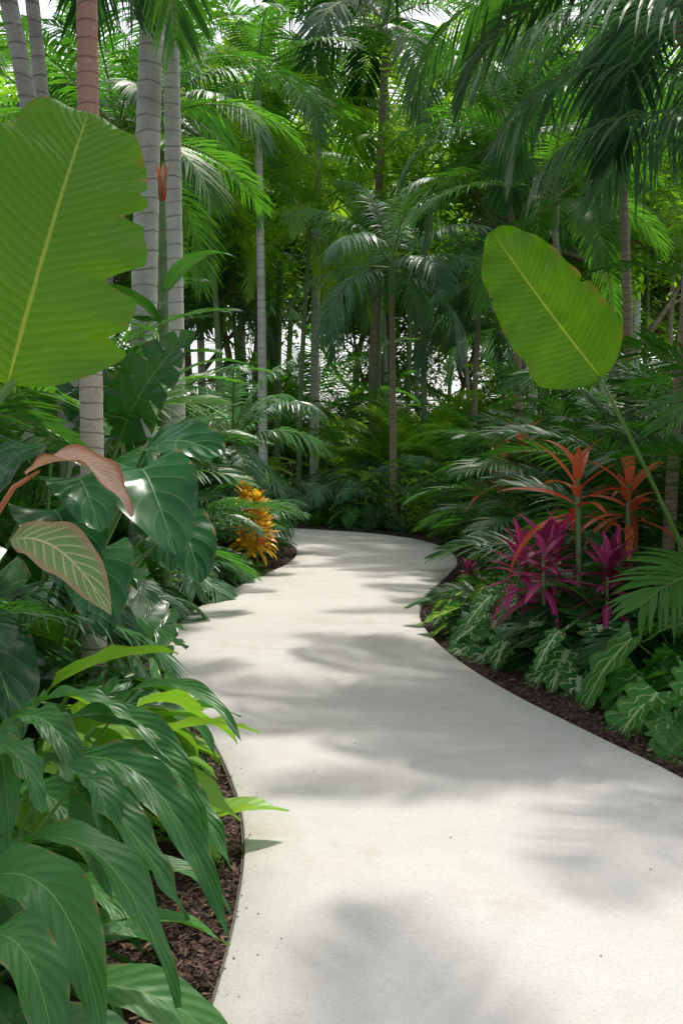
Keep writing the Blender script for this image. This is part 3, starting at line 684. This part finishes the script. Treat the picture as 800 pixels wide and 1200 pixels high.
gm=group('understory_foliage')
cnt=0
while cnt<120:
    y=U(3,26); x=U(-5.5,5.5)
    if inpath(x,y,1.3) or abs(x)<1.5 and y<6: continue
    if x<0 and y<9 and x>-2.2: continue
    if x>0 and y<9 and x<2.8: continue
    cnt+=1
    me=R.choice(SHR+PHIL+FERN+[FERND,DRAC,EAR,MON,SHRL,SHRL,LIME[0]])
    place(me,'understory_plant',x,y,U(.9,1.5),parent=gm)
gd=group('distant_palm_grove')
for k in range(28):
    y=U(25,36); x=U(-8,8)
    place(R.choice([A[2],A[2],A[0],AB]),'grove_areca',x,y,U(.8,1.4),parent=gd)
for k in range(18):
    y=U(37,46); x=U(-13,13)
    place(R.choice([A[2],A[2],A[0]]),'grove_areca',x,y,U(1.4,2.3),parent=gd)
for k in range(12):
    y=U(25,36); x=U(4,12)*R.choice((-1,1))
    place(R.choice(PALM+[PALML]),'grove_palm',x,y,U(1.0,1.5),parent=gd)
for k in range(20):
    y=U(37,46); x=U(-13,13)
    place(R.choice([PALM[0],PALM[1],PALM[3],PALML,PALML,PALML]),'grove_palm',x,y,U(1.2,2.0),parent=gd)
for x,y,s,m_ in ((-1.2,28,1.2,PALML),(2.4,29,1.45,PALML),(-3.2,27,1.4,PALML),(-2.2,34,1.8,PALML),(3.4,26,1.2,PALM[2]),(1.2,35,2.0,PALML)):
    place(m_,'grove_palm',x,y,s,parent=gd)
for k in range(12):
    y=U(5,25); x=U(6,10)*R.choice((-1,1))
    place(R.choice(PALM+A+A),'grove_palm',x,y,U(.9,1.5),parent=gd)
gt=group('distant_broadleaf_trees')
for k in range(24):
    x=-26+52*(k/23)+U(-1,1); y=U(48,58)
    place(R.choice(TREE),'grove_tree',x,y,U(1.6,2.5),parent=gt)
for k in range(12):
    place(R.choice([SHR[0],SHRL,SHRL]),'grove_shrub',-11+2*k+U(-.5,.5),U(44,47),U(2.0,3.0),parent=gt)
for x,y,s in ((5.5,32,1.7),(-5.5,33,1.7),(8,28,1.6),(-8,29,1.6)): place(R.choice(TREE),'grove_tree',x,y,s,parent=gt)

# ------------------------------------------------------------ light, world, camera
EL,AZ=math.radians(62),math.radians(22)
sd=Vector((math.sin(AZ)*math.cos(EL),math.cos(AZ)*math.cos(EL),math.sin(EL)))
l=bpy.data.lights.new('sun','SUN'); l.energy=3.6; l.angle=math.radians(1.3); l.color=(1,.95,.86)
o=bpy.data.objects.new('sun',l); COL.objects.link(o); o.rotation_euler=sd.to_track_quat('Z','Y').to_euler(); o.location=(0,0,30)
w=bpy.data.worlds.new('World'); sc.world=w; w.use_nodes=True; nt=w.node_tree
bg=nt.nodes['Background']; sk=nt.nodes.new('ShaderNodeTexSky'); sk.sky_type='NISHITA'; sk.sun_disc=False
sk.sun_elevation=EL; sk.sun_rotation=AZ; sk.dust_density=4; sk.air_density=1.0
hs=nt.nodes.new('ShaderNodeHueSaturation'); hs.inputs['Saturation'].default_value=.4; hs.inputs['Value'].default_value=1.85
nt.links.new(sk.outputs[0],hs.inputs['Color']); nt.links.new(hs.outputs[0],bg.inputs[0]); bg.inputs[1].default_value=.15
cam=bpy.data.cameras.new('camera'); co=bpy.data.objects.new('camera',cam); COL.objects.link(co)
cam.sensor_fit='VERTICAL'; cam.sensor_height=36; cam.lens=35; cam.clip_end=1000; cam.clip_start=.05
co.location=(0,0,1.54); co.rotation_euler=(math.radians(90-2.94),0,0)
sc.camera=co
sc.view_settings.view_transform='Standard'; sc.view_settings.look='None'; sc.view_settings.exposure=0
print('verts',sum(len(m.vertices) for m in bpy.data.meshes))
